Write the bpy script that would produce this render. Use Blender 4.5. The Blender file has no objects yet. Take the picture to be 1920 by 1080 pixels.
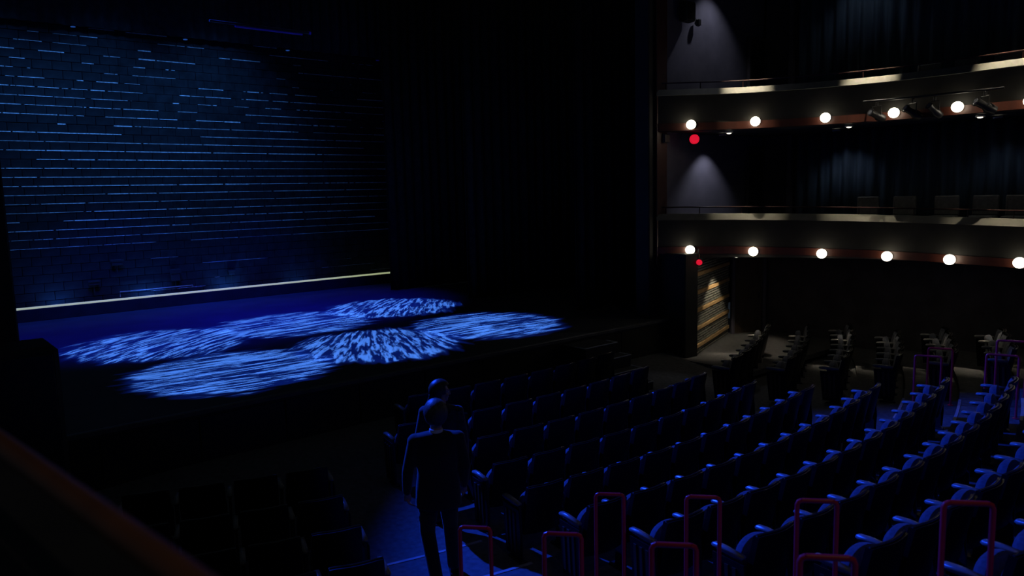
import bpy, bmesh, math, random
from mathutils import Vector, Matrix
random.seed(7)
S = bpy.context.scene
COL = S.collection
PI = math.pi

# ------------------------------------------------------------------ camera
# world: x runs along the stage front, y goes upstage, z is up; the eye in the side box is the origin
YAW, PITCH, ROLL, FPX = math.radians(39.967), math.radians(7.15), math.radians(-1.418), 1417.2
fw = Vector((math.sin(YAW)*math.cos(PITCH), math.cos(YAW)*math.cos(PITCH), -math.sin(PITCH)))
rt = Vector((math.cos(YAW), -math.sin(YAW), 0)); up = rt.cross(fw)
rt2 = math.cos(ROLL)*rt + math.sin(ROLL)*up; up2 = -math.sin(ROLL)*rt + math.cos(ROLL)*up
cam = bpy.data.cameras.new('camera'); camo = bpy.data.objects.new('camera', cam); COL.objects.link(camo)
M = Matrix.Identity(4)
for i in range(3):
    M[i][0], M[i][1], M[i][2] = rt2[i], up2[i], -fw[i]
camo.matrix_world = M
cam.sensor_width = 36; cam.lens = 36*FPX/1920; cam.clip_start = .05; cam.clip_end = 200
cam.dof.use_dof = True; cam.dof.focus_distance = 13.0; cam.dof.aperture_fstop = 1.9
S.camera = camo

# ------------------------------------------------------------------ world and exposure
W = bpy.data.worlds.new('dark_hall'); S.world = W; W.use_nodes = True
bg = W.node_tree.nodes['Background']; bg.inputs[0].default_value = (.55, .75, 1, 1); bg.inputs[1].default_value = .014
S.view_settings.view_transform = 'Standard'; S.view_settings.look = 'None'
S.view_settings.exposure = 0; S.view_settings.gamma = 1; S.view_settings.use_curve_mapping = False

# ------------------------------------------------------------------ lamps of the rig (outside the frame, up in the grid)
def spot(name, loc, target, energy, color, angle, blend=.6, size=.08):
    d = bpy.data.lights.new(name, 'SPOT'); d.energy = energy; d.color = color
    d.spot_size = math.radians(angle); d.spot_blend = blend; d.shadow_soft_size = size
    o = bpy.data.objects.new(name, d); COL.objects.link(o); o.location = loc
    o.rotation_euler = (Vector(target)-Vector(loc)).to_track_quat('-Z', 'Y').to_euler()
    return o

STAGE_Z = -2.88
def gobo_light(name, x, y, ang, bend, fan, seed, energy, rad=1.62, sx=1.0):
    h = 9.0
    d = bpy.data.lights.new(name, 'SPOT'); d.energy = energy; d.spot_size = math.radians(34); d.spot_blend = .05
    d.shadow_soft_size = .01; d.use_nodes = True
    nt = d.node_tree; N = nt.nodes; L = nt.links
    em = next(n for n in N if n.type == 'EMISSION')
    tc = N.new('ShaderNodeTexCoord'); sp = N.new('ShaderNodeSeparateXYZ'); L.new(tc.outputs['Normal'], sp.inputs[0])
    def m(op, a, b=None, c=None):
        n = N.new('ShaderNodeMath'); n.operation = op
        for i, v in enumerate((a, b, c)):
            if v is None: continue
            if isinstance(v, (int, float)): n.inputs[i].default_value = v
            else: L.new(v, n.inputs[i])
        return n.outputs[0]
    u = m('MULTIPLY', m('DIVIDE', sp.outputs[0], sp.outputs[2]), -h)
    v = m('MULTIPLY', m('DIVIDE', sp.outputs[1], sp.outputs[2]), -h)
    c, s = math.cos(ang), math.sin(ang)
    a = m('ADD', m('MULTIPLY', u, c), m('MULTIPLY', v, s))          # along the streaks
    b = m('SUBTRACT', m('MULTIPLY', v, c), m('MULTIPLY', u, s))     # across them
    b2 = m('ADD', b, m('MULTIPLY', m('MULTIPLY', a, a), bend))
    b2 = m('DIVIDE', b2, m('ADD', 1.0, m('MULTIPLY', a, fan)))
    cb = N.new('ShaderNodeCombineXYZ'); L.new(m('MULTIPLY', a, .8), cb.inputs[0]); L.new(m('MULTIPLY', b2, 6.2), cb.inputs[1]); cb.inputs[2].default_value = seed
    n1 = N.new('ShaderNodeTexNoise'); n1.inputs['Scale'].default_value = 1.55; n1.inputs['Detail'].default_value = 6
    n1.inputs['Roughness'].default_value = .68; n1.inputs['Distortion'].default_value = .25; L.new(cb.outputs[0], n1.inputs['Vector'])
    st = N.new('ShaderNodeMapRange'); st.interpolation_type = 'SMOOTHSTEP'
    st.inputs[1].default_value = .47; st.inputs[2].default_value = .57; L.new(n1.outputs[0], st.inputs[0])
    cb2 = N.new('ShaderNodeCombineXYZ'); L.new(m('MULTIPLY', a, .9), cb2.inputs[0]); L.new(m('MULTIPLY', b2, 3.2), cb2.inputs[1]); cb2.inputs[2].default_value = seed+9
    n2 = N.new('ShaderNodeTexNoise'); n2.inputs['Scale'].default_value = 1.6; n2.inputs['Detail'].default_value = 2; L.new(cb2.outputs[0], n2.inputs['Vector'])
    rr = m('SQRT', m('ADD', m('POWER', m('ABSOLUTE', m('DIVIDE', u, sx)), 2.0), m('POWER', m('ABSOLUTE', v), 2.0)))
    rr = m('ADD', rr, m('MULTIPLY', m('SUBTRACT', n2.outputs[0], .5), .9))
    mk = N.new('ShaderNodeMapRange'); mk.interpolation_type = 'SMOOTHSTEP'
    mk.inputs[1].default_value = rad+.06; mk.inputs[2].default_value = rad-.16; L.new(rr, mk.inputs[0])
    mk2 = N.new('ShaderNodeMapRange'); mk2.interpolation_type = 'SMOOTHSTEP'
    mk2.inputs[1].default_value = rad+.22; mk2.inputs[2].default_value = rad-.1; L.new(rr, mk2.inputs[0])
    mx = N.new('ShaderNodeMix'); mx.data_type = 'RGBA'
    mx.inputs['A'].default_value = (.001, .008, .11, 1); mx.inputs['B'].default_value = (.075, .27, 1.0, 1)
    L.new(m('MULTIPLY', st.outputs[0], mk.outputs[0]), mx.inputs['Factor'])
    L.new(mx.outputs['Result'], em.inputs['Color']); L.new(mk2.outputs[0], em.inputs['Strength'])
    o = bpy.data.objects.new(name, d); COL.objects.link(o); o.location = (x, y, STAGE_Z+h)
    return o

GE = 44000
gobo_light('gobo_spot', 4.25, 16.35, math.radians(39), .05, .0, 1.3, GE, 1.72)
gobo_light('gobo_spot', 7.25, 16.55, math.radians(4), .04, .05, 6.1, GE, 1.70)
gobo_light('gobo_spot', 10.15, 17.0, math.radians(48), .03, -.10, 11.7, GE, 1.66)
gobo_light('gobo_spot', 4.45, 12.75, math.radians(-4), -.02, .03, 17.2, GE, 1.62)
gobo_light('gobo_spot', 7.35, 12.9, math.radians(62), .0, -.2, 23.9, GE, 1.62)
gobo_light('gobo_spot', 10.2, 13.1, math.radians(-2), .03, -.03, 31.4, GE, 1.62)
# deep blue wash over the upstage floor, and the blue back light that reaches the stalls
spot('floor_wash', (4.0, 17.6, 6.2), (5.0, 19.0, STAGE_Z), 3600, (.010, .012, 1), 62, .8, .2)
spot('floor_wash', (8.6, 17.8, 6.2), (8.6, 19.2, STAGE_Z), 3600, (.010, .012, 1), 56, .8, .2)
spot('floor_wash', (7.0, 15.0, 7.0), (6.6, 15.6, STAGE_Z), 200, (.012, .02, 1), 46, .8, .2)
spot('back_light', (4.3, 15.5, 5.0), (8.0, 2.0, -2.5), 13500, (.010, .065, 1), 49, .4, .06)
# unseen fill spots added to brighten the red hand rails and near box rail
spot('fill_spot', (3.0, -1.5, 5.2), (4.4, 3.0, -2.6), 38, (1, .8, .66), 44, .8, .15)
spot('fill_spot', (.8, -2.5, 4.4), (.3, 1.3, -.5), 60, (1, .8, .62), 30, .8, .15)
# washers between the border and the brick back wall
for wx, en in ((2.2, 400), (4.8, 470), (7.6, 470)):
    spot('wall_washer', (wx, 19.4, 5.4), (wx+.3, 22.5, 1.4), en, (.065, .30, 1), 84, 1.0, .2)
for wx in (3.4, 5.6, 7.8, 10.0):
    spot('ground_row_lamp', (wx, 22.06, -2.78), (wx, 22.5, -1.9), 34 if wx < 9 else 14, (.04, .2, 1), 140, .9, .05)

# ------------------------------------------------------------------ mesh helpers
class MB:
    def __init__(s): s.v = []; s.f = []
    def add(s, vs, fs, mt=None):
        o = len(s.v)
        s.v += [tuple(mt @ Vector(p)) if mt else tuple(p) for p in vs]
        s.f += [tuple(i+o for i in f) for f in fs]; return s
    def box(s, c, d, bev=0, mt=None):
        hx, hy, hz = d[0]/2, d[1]/2, d[2]/2
        if bev <= 0:
            vs = [(c[0]+x*hx, c[1]+y*hy, c[2]+z*hz) for x in (-1, 1) for y in (-1, 1) for z in (-1, 1)]
            fs = [(0, 1, 3, 2), (4, 6, 7, 5), (0, 4, 5, 1), (2, 3, 7, 6), (0, 2, 6, 4), (1, 5, 7, 3)]
            return s.add(vs, fs, mt)
        b = min(bev, hx*.98, hy*.98, hz*.98); vs = []; ix = {}
        for x in (-1, 1):
            for y in (-1, 1):
                for z in (-1, 1):
                    for a in range(3):
                        p = [x*(hx-b), y*(hy-b), z*(hz-b)]; p[a] = (x, y, z)[a]*(hx, hy, hz)[a]
                        ix[(x, y, z, a)] = len(vs); vs.append((c[0]+p[0], c[1]+p[1], c[2]+p[2]))
        fs = []
        def q(*k): fs.append(tuple(ix[i] for i in k))
        for a in range(3):
            o1, o2 = [i for i in range(3) if i != a]
            for sg in (-1, 1):
                ks = []
                for (p, r) in ((-1, -1), (1, -1), (1, 1), (-1, 1)):
                    k = [0, 0, 0]; k[a] = sg; k[o1] = p; k[o2] = r; ks.append((*k, a))
                q(*ks)
            for p in (-1, 1):
                for r in (-1, 1):
                    k1 = [0, 0, 0]; k1[a] = -1; k1[o1] = p; k1[o2] = r; k2 = list(k1); k2[a] = 1
                    q((*k1, o1), (*k2, o1), (*k2, o2), (*k1, o2))
        for x in (-1, 1):
            for y in (-1, 1):
                for z in (-1, 1): q((x, y, z, 0), (x, y, z, 1), (x, y, z, 2))
        return s.add(vs, fs, mt)
    def tube(s, path, r, seg=10, caps=True):
        P = [Vector(p) for p in path]; n = len(P); vs = []; fs = []
        rs = r if isinstance(r, (list, tuple)) else [r]*n
        ref = None
        for i, p in enumerate(P):
            t = (P[min(i+1, n-1)]-P[max(i-1, 0)]).normalized()
            if ref is None:
                ref = Vector((0, 0, 1)) if abs(t.z) < .9 else Vector((1, 0, 0))
            a = (ref - t*ref.dot(t)).normalized(); b = t.cross(a); ref = a
            k = 1.0
            if 0 < i < n-1:
                d1 = (P[i]-P[i-1]).normalized(); k = 1/max(.5, d1.dot(t))
            R = rs[i] if isinstance(rs[i], (tuple, list)) else (rs[i], rs[i])
            for j in range(seg):
                w = 2*PI*j/seg; vs.append(p + a*math.cos(w)*R[0] + b*math.sin(w)*R[1])
        for i in range(n-1):
            for j in range(seg):
                j2 = (j+1) % seg; fs.append((i*seg+j, i*seg+j2, (i+1)*seg+j2, (i+1)*seg+j))
        if caps: fs.append(tuple(range(seg))[::-1]); fs.append(tuple((n-1)*seg+j for j in range(seg)))
        return s.add(vs, fs)
    def lathe(s, prof, seg=16, mt=None):
        vs = []; fs = []; n = len(prof)
        for (r, z) in prof:
            for j in range(seg):
                w = 2*PI*j/seg; vs.append((r*math.cos(w), r*math.sin(w), z))
        for i in range(n-1):
            for j in range(seg):
                j2 = (j+1) % seg; fs.append((i*seg+j, i*seg+j2, (i+1)*seg+j2, (i+1)*seg+j))
        fs.append(tuple(range(seg))[::-1]); fs.append(tuple((n-1)*seg+j for j in range(seg)))
        return s.add(vs, fs, mt)
    def ellipsoid(s, c, r, seg=16, rings=10, mt=None):
        pr = []
        vs = []; fs = []
        for i in range(rings+1):
            t = -PI/2 + PI*i/rings; cr = max(math.cos(t), .02)
            for j in range(seg):
                w = 2*PI*j/seg
                vs.append((c[0]+r[0]*cr*math.cos(w), c[1]+r[1]*cr*math.sin(w), c[2]+r[2]*math.sin(t)))
        for i in range(rings):
            for j in range(seg):
                j2 = (j+1) % seg; fs.append((i*seg+j, i*seg+j2, (i+1)*seg+j2, (i+1)*seg+j))
        fs.append(tuple(range(seg))[::-1]); fs.append(tuple(rings*seg+j for j in range(seg)))
        return s.add(vs, fs, mt)
    def prism(s, outline, lo, hi, plane='xz', mt=None):
        # outline in two axes, extruded along the third from lo to hi
        n = len(outline); vs = []
        for w in (lo, hi):
            for (a, b) in outline:
                vs.append({'xz': (a, w, b), 'xy': (a, b, w), 'yz': (w, a, b)}[plane])
        fs = [tuple(range(n))[::-1], tuple(range(n, 2*n))]
        for i in range(n): fs.append((i, (i+1) % n, n+(i+1) % n, n+i))
        return s.add(vs, fs, mt)
    def strip(s, ringA, ringB):
        n = len(ringA); return s.add(list(ringA)+list(ringB), [(i, i+1, n+i+1, n+i) for i in range(n-1)])
    def mesh(s, name, mat, smooth=False):
        me = bpy.data.meshes.new(name); me.from_pydata(s.v, [], s.f); me.materials.append(mat)
        bm = bmesh.new(); bm.from_mesh(me); bmesh.ops.recalc_face_normals(bm, faces=bm.faces); bm.to_mesh(me); bm.free()
        if smooth:
            for p in me.polygons: p.use_smooth = True
            try: me.set_sharp_from_angle(angle=math.radians(38))
            except Exception: pass
        return me
    def build(s, name, mat, parent=None, loc=(0, 0, 0), smooth=False):
        return link(name, s.mesh(name, mat, smooth), parent, loc)

def link(name, me, parent=None, loc=(0, 0, 0), rz=0):
    o = bpy.data.objects.new(name, me); COL.objects.link(o); o.location = loc; o.rotation_euler = (0, 0, rz)
    if parent: o.parent = parent
    return o
def tag(o, label=None, cat=None, group=None, kind=None):
    if label: o['label'] = label
    if cat: o['category'] = cat
    if group: o['group'] = group
    if kind: o['kind'] = kind
    return o
def empty(name, loc, rz=0, label=None, cat=None, group=None):
    o = bpy.data.objects.new(name, None); COL.objects.link(o); o.location = loc; o.rotation_euler = (0, 0, rz)
    o.empty_display_size = .1
    return tag(o, label, cat, group)
def struct(o, label=None): return tag(o, label, None, None, 'structure')
ORD = ['first', 'second', 'third', 'fourth', 'fifth', 'sixth', 'seventh', 'eighth', 'ninth', 'tenth', 'eleventh', 'twelfth', 'thirteenth', 'fourteenth', 'fifteenth']

# ------------------------------------------------------------------ materials
def mat(name, col, rough=.6, metal=0, var=.25, scale=8, bump=0, spec=.5, stretch=None, sheen=0):
    m = bpy.data.materials.new(name); m.use_nodes = True; nt = m.node_tree; N = nt.nodes; L = nt.links
    b = N['Principled BSDF']; b.inputs['Roughness'].default_value = rough; b.inputs['Metallic'].default_value = metal
    b.inputs['Specular IOR Level'].default_value = spec
    if sheen: b.inputs['Sheen Weight'].default_value = sheen
    tc = N.new('ShaderNodeTexCoord'); mp = N.new('ShaderNodeMapping'); L.new(tc.outputs['Object'], mp.inputs[0])
    if stretch: mp.inputs['Scale'].default_value = stretch
    n = N.new('ShaderNodeTexNoise'); n.inputs['Scale'].default_value = scale; n.inputs['Detail'].default_value = 4; L.new(mp.outputs[0], n.inputs[0])
    r = N.new('ShaderNodeValToRGB'); r.color_ramp.elements[0].position = .3; r.color_ramp.elements[1].position = .72
    r.color_ramp.elements[0].color = (*[c*(1-var) for c in col], 1); r.color_ramp.elements[1].color = (*[min(1, c*(1+var)) for c in col], 1)
    L.new(n.outputs[0], r.inputs[0]); L.new(r.outputs[0], b.inputs['Base Color'])
    if bump:
        bp = N.new('ShaderNodeBump'); bp.inputs['Strength'].default_value = bump; bp.inputs['Distance'].default_value = .01
        L.new(n.outputs[0], bp.inputs['Height']); L.new(bp.outputs[0], b.inputs['Normal'])
    return m
def glow(name, col, strength):
    m = bpy.data.materials.new(name); m.use_nodes = True; b = m.node_tree.nodes['Principled BSDF']
    b.inputs['Base Color'].default_value = (*col, 1); b.inputs['Emission Color'].default_value = (*col, 1); b.inputs['Emission Strength'].default_value = strength
    return m

m_floor = mat('stage_floor_paint', (.05, .05, .055), .62, var=.2, scale=1.5, spec=.25)
m_stalls = mat('stalls_carpet', (.095, .095, .10), .9, var=.25, scale=14, bump=.2, spec=.2)
m_black = mat('black_paint', (.022, .022, .023), .7, var=.3, scale=3, spec=.3)
m_drape = mat('black_velour', (.03, .03, .03), .95, var=.3, scale=5, spec=.05)
m_panel = mat('stage_front_panel', (.022, .021, .02), .38, var=.25, scale=2.5, spec=.4)
m_edge = mat('stage_edge_trim', (.07, .07, .075), .5, var=.25, scale=9)
m_block = mat('black_painted_block', (.016, .018, .021), .8, var=.5, scale=4, bump=.3, spec=.2)
m_litmortar = mat('mortar_paled_as_lit', (.62, .65, .7), .9, var=.5, scale=16, spec=.1)  # pale colour stands in for light caught on the block joints
m_red = mat('red_gloss_steel', (.85, .03, .05), .32, var=.15, scale=6, spec=.5)
m_dred = mat('maroon_trim', (.045, .010, .012), .5, var=.2, scale=5)
m_redwood = mat('red_brown_trim', (.06, .014, .007), .45, var=.25, scale=6, stretch=(1, 1, .2))
m_trail = mat('tier_rail_bronze', (.03, .012, .011), .3, .2, var=.2, scale=6)
m_wood = mat('tan_wood_band', (.5, .32, .15), .55, var=.3, scale=6, stretch=(.6, .6, 4))
m_brick = mat('grey_brick', (.16, .16, .14), .85, var=.45, scale=18, bump=.3)
m_wall = mat('plum_plaster_wall', (.095, .092, .125), .85, var=.15, scale=2.5, spec=.2)
m_dwall = mat('dark_side_wall', (.065, .06, .07), .85, var=.25, scale=2.5, spec=.2)
m_fascia = mat('dark_tier_front', (.022, .021, .019), .7, var=.2, scale=3, spec=.3)
m_lip = mat('pale_tier_ledge', (.10, .10, .082), .6, var=.15, scale=5, spec=.3)
m_curtain = mat('blue_grey_curtain', (.042, .068, .10), .9, var=.3, scale=3, stretch=(4, 4, .3), spec=.1)
m_tfloor = mat('tier_carpet', (.03, .03, .03), .9, var=.3, scale=10)
m_ceil = mat('dark_soffit', (.03, .03, .028), .85, var=.2, scale=3)
m_shell = mat('black_seat_shell', (.006, .006, .007), .42, var=.25, scale=9, spec=.22)
m_cush = mat('seat_upholstery', (.06, .065, .09), .8, var=.3, scale=30, bump=.15, spec=.3, sheen=.15)
m_arm = mat('seat_armrest', (.21, .205, .2), .3, var=.2, scale=8, spec=.55)
m_ttrim = mat('seat_top_trim', (.10, .10, .10), .22, .85, var=.1, scale=8)
m_leg = mat('seat_standard_steel', (.014, .014, .015), .45, 0, var=.2, scale=8)
m_endp = mat('seat_end_wood', (.06, .028, .012), .45, var=.4, scale=8, stretch=(1, 1, .25))
m_nose = mat('pale_step_nosing', (.32, .32, .33), .5, var=.2, scale=12)
m_step = mat('black_step_box', (.006, .006, .007), .6, var=.25, scale=5)
m_metal = mat('black_metal_fixture', (.025, .025, .028), .35, .5, var=.2, scale=8)
m_glass = mat('fixture_lens', (.10, .11, .14), .08, 0, var=.1, scale=4, spec=.9)
m_globe = glow('lit_globe', (1, .90, .68), 7)
m_down = glow('lit_downlight', (1, .93, .74), 1.6)
m_redl = glow('red_lamp_glow', (.9, .01, .04), .75)
m_strip = glow('led_strip_glow', (.66, .75, .40), .48)
m_blueg = glow('blue_lens_glow', (.05, .22, .8), .2)
m_blued = glow('dim_violet_glow', (.05, .03, .7), .02)  # emission stands in for blue light on the batten; also a dim lens

# ------------------------------------------------------------------ the room: stage
SF = 10.63                                    # stage front
struct(MB().prism([(-2, 10.67), (13.7, 10.67), (13.7, 11.45), (17.8, 11.45), (17.8, 22.57), (-2, 22.57)], STAGE_Z-.12, STAGE_Z, 'xy').build('floor', m_floor), 'black painted stage floor lit by blue patterned light')
wf = struct(MB().box((6.4, SF+.10, -3.50), (15.1, .06, 1.0)).build('wall_stage_front', m_black), 'dark panelled front of the stage')
pm = MB().box((0, 0, 0), (1.235, .035, .86), .006).mesh('panel', m_panel)
for i in range(12):
    link('panel', pm, wf, (-.55+.62+i*1.25, SF+.045, -3.42))
MB().box((6.4, SF+.03, STAGE_Z-.035), (15.1, .10, .075), .012).build('stage_edge', m_edge, wf)

# block back wall with proud mortar beads, paled to stand in for caught light
WY = 22.5
wb = struct(MB().box((7.6, WY+.16, 1.2), (15.0, .2, 8.6)).build('wall_back', m_black), 'back wall of black painted blocks with mortar lines paled as if lit')
BW, BH = .44, .2245
bms = []
for v in range(6):
    rr = random.Random(v)
    b = MB(); dy = rr.uniform(0, .012)
    b.box((0, .04-dy/2, 0), (BW-.010, .10+dy, BH-.012), .006); bms.append(b.mesh('block', m_block))
cells = []
for row in range(37):
    z = -2.9 + BH*(row+.5)
    for c in range(34):
        x = .55 + BW*(c + (.5 if row % 2 else 0))
        if x > 14.9: continue
        d = math.hypot(x, WY); cells.append((not (2.3 < x < 13.5), d*d + z*z, x, z))
cells.sort()
rest = MB()
for i, (_, d, x, z) in enumerate(cells):
    if i < 300: link('block', bms[random.randrange(6)], wb, (x, WY, z))
    else:
        dy = random.uniform(0, .012); rest.box((x, WY+.04-dy/2, z), (BW-.010, .10+dy, BH-.012))
rest.build('block', m_block, wb)['kind'] = 'stuff'
bead = MB()
for row in range(1, 37):
    z = -2.9 + BH*row; x = .6 + random.random()*.4
    dens = .96 if z < 2.0 else max(.38, .92-(z-2.0)*.28); thin = 1 if z > -.3 else max(.25, 1+(z+.3)*.62)  # fewer, thinner beads high and low copy the fading of the light
    rowk = random.uniform(.65, 1.1)
    while x < 14.2:
        L_ = random.choice((.10, .2, .35, .5, .8, 1.2))*random.uniform(.6, 1.4)*(1.9 if z < 2.0 else .7)
        if random.random() < (dens if z > -1.3 else .16):
            h = random.uniform(.007, .017)*thin*rowk; p = random.uniform(.008, .024)*thin
            if random.random() < .12: h *= 1.5
            bead.add([(x, WY, z-h), (x+L_, WY, z-h), (x+L_, WY, z+h), (x, WY, z+h),
                      (x+.01, WY-.012-p, z-h*.8), (x+L_-.01, WY-.012-p, z-h*.8), (x+L_-.01, WY-.012-p*.7, z+h*.5), (x+.01, WY-.012-p*.7, z+h*.5)],
                     [(0, 1, 5, 4), (4, 5, 6, 7), (7, 6, 2, 3), (0, 4, 7, 3), (1, 2, 6, 5)])
        x += L_ + random.choice((.012, .02, .03, .06, .5 if z > 2 else .05))
o = bead.build('lit_mortar_bead', m_litmortar, wb); o['kind'] = 'stuff'; o['label'] = 'raised mortar in the joints, paled to stand in for light on it'
# small dark electrical boxes on the wall
for (x, z, w, h, lab) in ((4.91, -1.59, .34, .16, 'small flat dark junction box, highest on the brick back wall'),
                          (6.38, -2.06, .30, .34, 'black square socket box with wide lid low on the back wall'),
                          (4.32, -2.09, .30, .12, 'small dark box low at left end of the back wall'),
                          (7.96, -2.12, .22, .14, 'smallest dark box low near middle of the back wall')):
    e = empty('junction_box', (x, WY-.02, z-h/2), 0, lab, 'junction box', 'boxes on the back wall')
    MB().box((0, -.05, h/2), (w*.8, .12, h), .01).build('body', m_black, e)
    MB().box((0, -.115, h*.8), (w, .03, h*.34), .006).build('lid', m_black, e)
    MB().tube([(0, -.04, 0), (0, -.04, -.25)], .012).build('conduit', m_black, e)

# ground row in front of the wall: black board with a led strip behind its top
g = empty('ground_row', (8.0, 21.95, STAGE_Z), 0, 'long black ground row with pale yellow light strip along the back wall', 'ground row')
MB().box((0, 0, .155), (13.6, .06, .31), .01).build('board', m_black, g)
MB().box((-.02, .075, .325), (13.5, .05, .06), .006).build('light_strip', m_strip, g)
for k in range(9): MB().box((-6.2+k*1.55, .16, .06), (.05, .22, .12), .008).build('brace', m_black, g)
MB().tube([(-3.1, .35, .36), (-3.1, .35, .50), (-1.2, .35, .50), (-1.2, .35, .46)], .012).build('cable_loop', m_nose, g)

# black masking: border over the wall, legs at both sides, piers of the proscenium arch
def drape(name, x0, x1, y, z0, z1, label, amp=.05, per=.32, m=m_drape, axis='x', res=8):
    n = max(6, int(abs(x1-x0)/per*res)); A = []; B = []; mb = MB()
    for i in range(n+1):
        t = i/n; u = x0+(x1-x0)*t; w = y + amp*math.sin(2*PI*(x1-x0)*t/per) + amp*.4*math.sin(2*PI*(x1-x0)*t/per*.37+1)
        A.append((u, w, z0) if axis == 'x' else (w, u, z0)); B.append((u, w, z1) if axis == 'x' else (w, u, z1))
    mb.strip(A, B); o = mb.build(name, m, None, (0, 0, 0), True)
    o.modifiers.new('thickness', 'SOLIDIFY').thickness = .012
    return tag(o, label, 'curtain')
drape('border_curtain', -1, 15.5, 22.2, 4.475, 7.4, 'black border curtain hanging above the back wall')
drape('leg_curtain', 11.93, 17.4, 20.0, STAGE_Z+.02, 7.4, 'black leg curtain farthest upstage beside the block wall')
drape('leg_curtain', 12.35, 17.4, 16.6, STAGE_Z+.02, 7.4, 'black leg curtain halfway up the right stage side')
drape('leg_curtain', 12.85, 17.4, 12.9, STAGE_Z+.02, 7.4, 'black leg curtain nearest the proscenium pier')
struct(MB().box((17.8, 17.0, 2.2), (.2, 12.2, 10.4)).build('wall_stage_right', m_black), 'black side wall of the stage')
struct(MB().box((-.6, 11.0, 2.0), (3.66, .25, 9.8), .02).build('wall_proscenium_left', m_black), 'black left pier of the proscenium arch')
wpr = struct(MB().box((13.42, 11.12, 1.6), (.5, .4, 10.96), .02).build('wall_proscenium_right', m_black), 'black right pier of the proscenium arch')
MB().box((13.53, 10.88, 2.2), (.36, .07, 7.8), .01).build('red_trim', m_dred, wpr)

# ------------------------------------------------------------------ raked stalls floor (rows are arcs about CX, CY)
CX, CY, R0, DR = 7.868, 22.113, 13.141, .8532
def ztop(k): return .9*(-3.194-.157*k+.025*k*k)
def zrow(k): return ztop(k)-.85
def rk(k): return R0+DR*k
def zfloor(r):
    k = (r-R0)/DR
    if k <= 3.14: return zrow(max(k, -.6))
    return zrow(min(12, math.ceil(k-.14)))
fl = MB(); radii = []
r = 10.4
while r < rk(3)+.1: radii.append((r, zrow(max((r-R0)/DR, -.6)))); r += .3
radii.append((rk(3)+.12, zrow(3)))
for k in range(4, 13):
    radii.append((rk(k-1)+.121, zrow(k))); radii.append((rk(k)+.12, zrow(k)))
NT = 120
def ring(r, z): return [(CX+r*math.sin(t), CY-r*math.cos(t), z) for t in (math.radians(-52+104*i/NT) for i in range(NT+1))]
rings = [ring(*q) for q in radii]
for a, b in zip(rings, rings[1:]): fl.strip(a, b)
flo = struct(fl.build('floor_stalls', m_stalls), 'dark carpeted stalls floor stepping up from the stage')
# pale nosings on the aisle steps
def arc_piece(r0, r1, z0, z1, ta, tb, n=10):
    mb = MB(); rg = []
    for (r, z) in ((r0, z1), (r1, z1), (r1, z0), (r0, z0)):
        rg.append([(CX+r*math.sin(ta+(tb-ta)*i/n), CY-r*math.cos(ta+(tb-ta)*i/n), z) for i in range(n+1)])
    for a, b in zip(rg, rg[1:]+rg[:1]): mb.strip(a, b)
    m = n+1
    mb.add([q[0] for q in rg], [(0, 1, 2, 3)]); mb.add([q[-1] for q in rg], [(3, 2, 1, 0)])
    return mb
def th_at_x(x, r): return math.asin((x-CX)/r)
for k in range(4, 11):
    r = rk(k-1)+.121
    for (xa, xb) in ((3.45, 4.95), (12.3, 13.6)):
        arc_piece(r-.012, r+.03, zrow(k)-.02, zrow(k)+.006, th_at_x(xa, r), th_at_x(xb, r)).build('step_nosing', m_nose, flo)

# side floor strip in front of the exit nook
struct(MB().box((15.6, 9.9, -3.80), (4.4, 2.9, .1)).build('floor_side', m_stalls), 'pale floor at the side exit')

# stage stairs
sx0, sx1 = 10.15, 11.05
st = empty('stage_stairs', ((sx0+sx1)/2, 9.9, -3.82), 0, 'black stage stairs with pale edged treads beside the stalls', 'stairs')
tops = [(-2.99, 9.97), (-3.19, 9.62), (-3.40, 9.33), (-3.62, 9.06)]
for i, (z, y) in enumerate(tops):
    yb = SF - .0; d = yb-y if i == 0 else tops[i-1][1]-y
    stp = MB().box((0, (y+d/2)-9.9, (z+3.82)/2), (sx1-sx0, d-.004, z+3.82), .006).build('step', m_step, st)
    n = MB()
    n.box((0, y+.012-9.9, z+3.82+.004), (sx1-sx0+.02, .028, .016), .004)
    for s_ in (-1, 1): n.box((s_*(sx1-sx0)/2, y+.15-9.9, z+3.82+.004), (.028, .30, .016), .004)
    n.build('nosing', m_nose, stp)

# ------------------------------------------------------------------ the room: right side with two tiers
ctrl = [(13.35, 10.86), (13.89, 10.33), (14.6, 9.68), (15.26, 8.57), (15.74, 7.30), (15.88, 6.17), (15.89, 5.10), (15.88, 4.3), (15.8, 3.0), (15.6, 1.2)]
def cr(P, n=8):
    out = []
    for i in range(len(P)-1):
        p0, p1, p2, p3 = [Vector(P[max(0, min(len(P)-1, j))]) for j in (i-1, i, i+1, i+2)]
        for s_ in range(n):
            t = s_/n; out.append(.5*((2*p1)+(p2-p0)*t+(2*p0-5*p1+4*p2-p3)*t*t+(3*p1-p0-3*p2+p3)*t**3))
    out.append(Vector(P[-1])); return out
LIP = cr(ctrl)
def offs(P, d):
    o = []
    for i, p in enumerate(P):
        t = (P[min(i+1, len(P)-1)]-P[max(i-1, 0)]).normalized(); o.append(p + Vector((-t.y, t.x))*d)
    return o
def lip_at_y(y, d=0):
    Q = offs(LIP, d) if d else LIP
    best = min(range(len(Q)-1), key=lambda i: abs((Q[i].y+Q[i+1].y)/2-y))
    a, b = Q[best], Q[best+1]; t = (y-a.y)/(b.y-a.y) if abs(b.y-a.y) > 1e-6 else 0
    p = a+(b-a)*t; tg = (b-a).normalized(); return p, tg
def drop(tier, y): return (-.144*max(0, min(1.2, (10.65-y)/5.99))) if tier == 1 else 0
TZ = {1: -.576, 2: 2.13}

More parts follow.
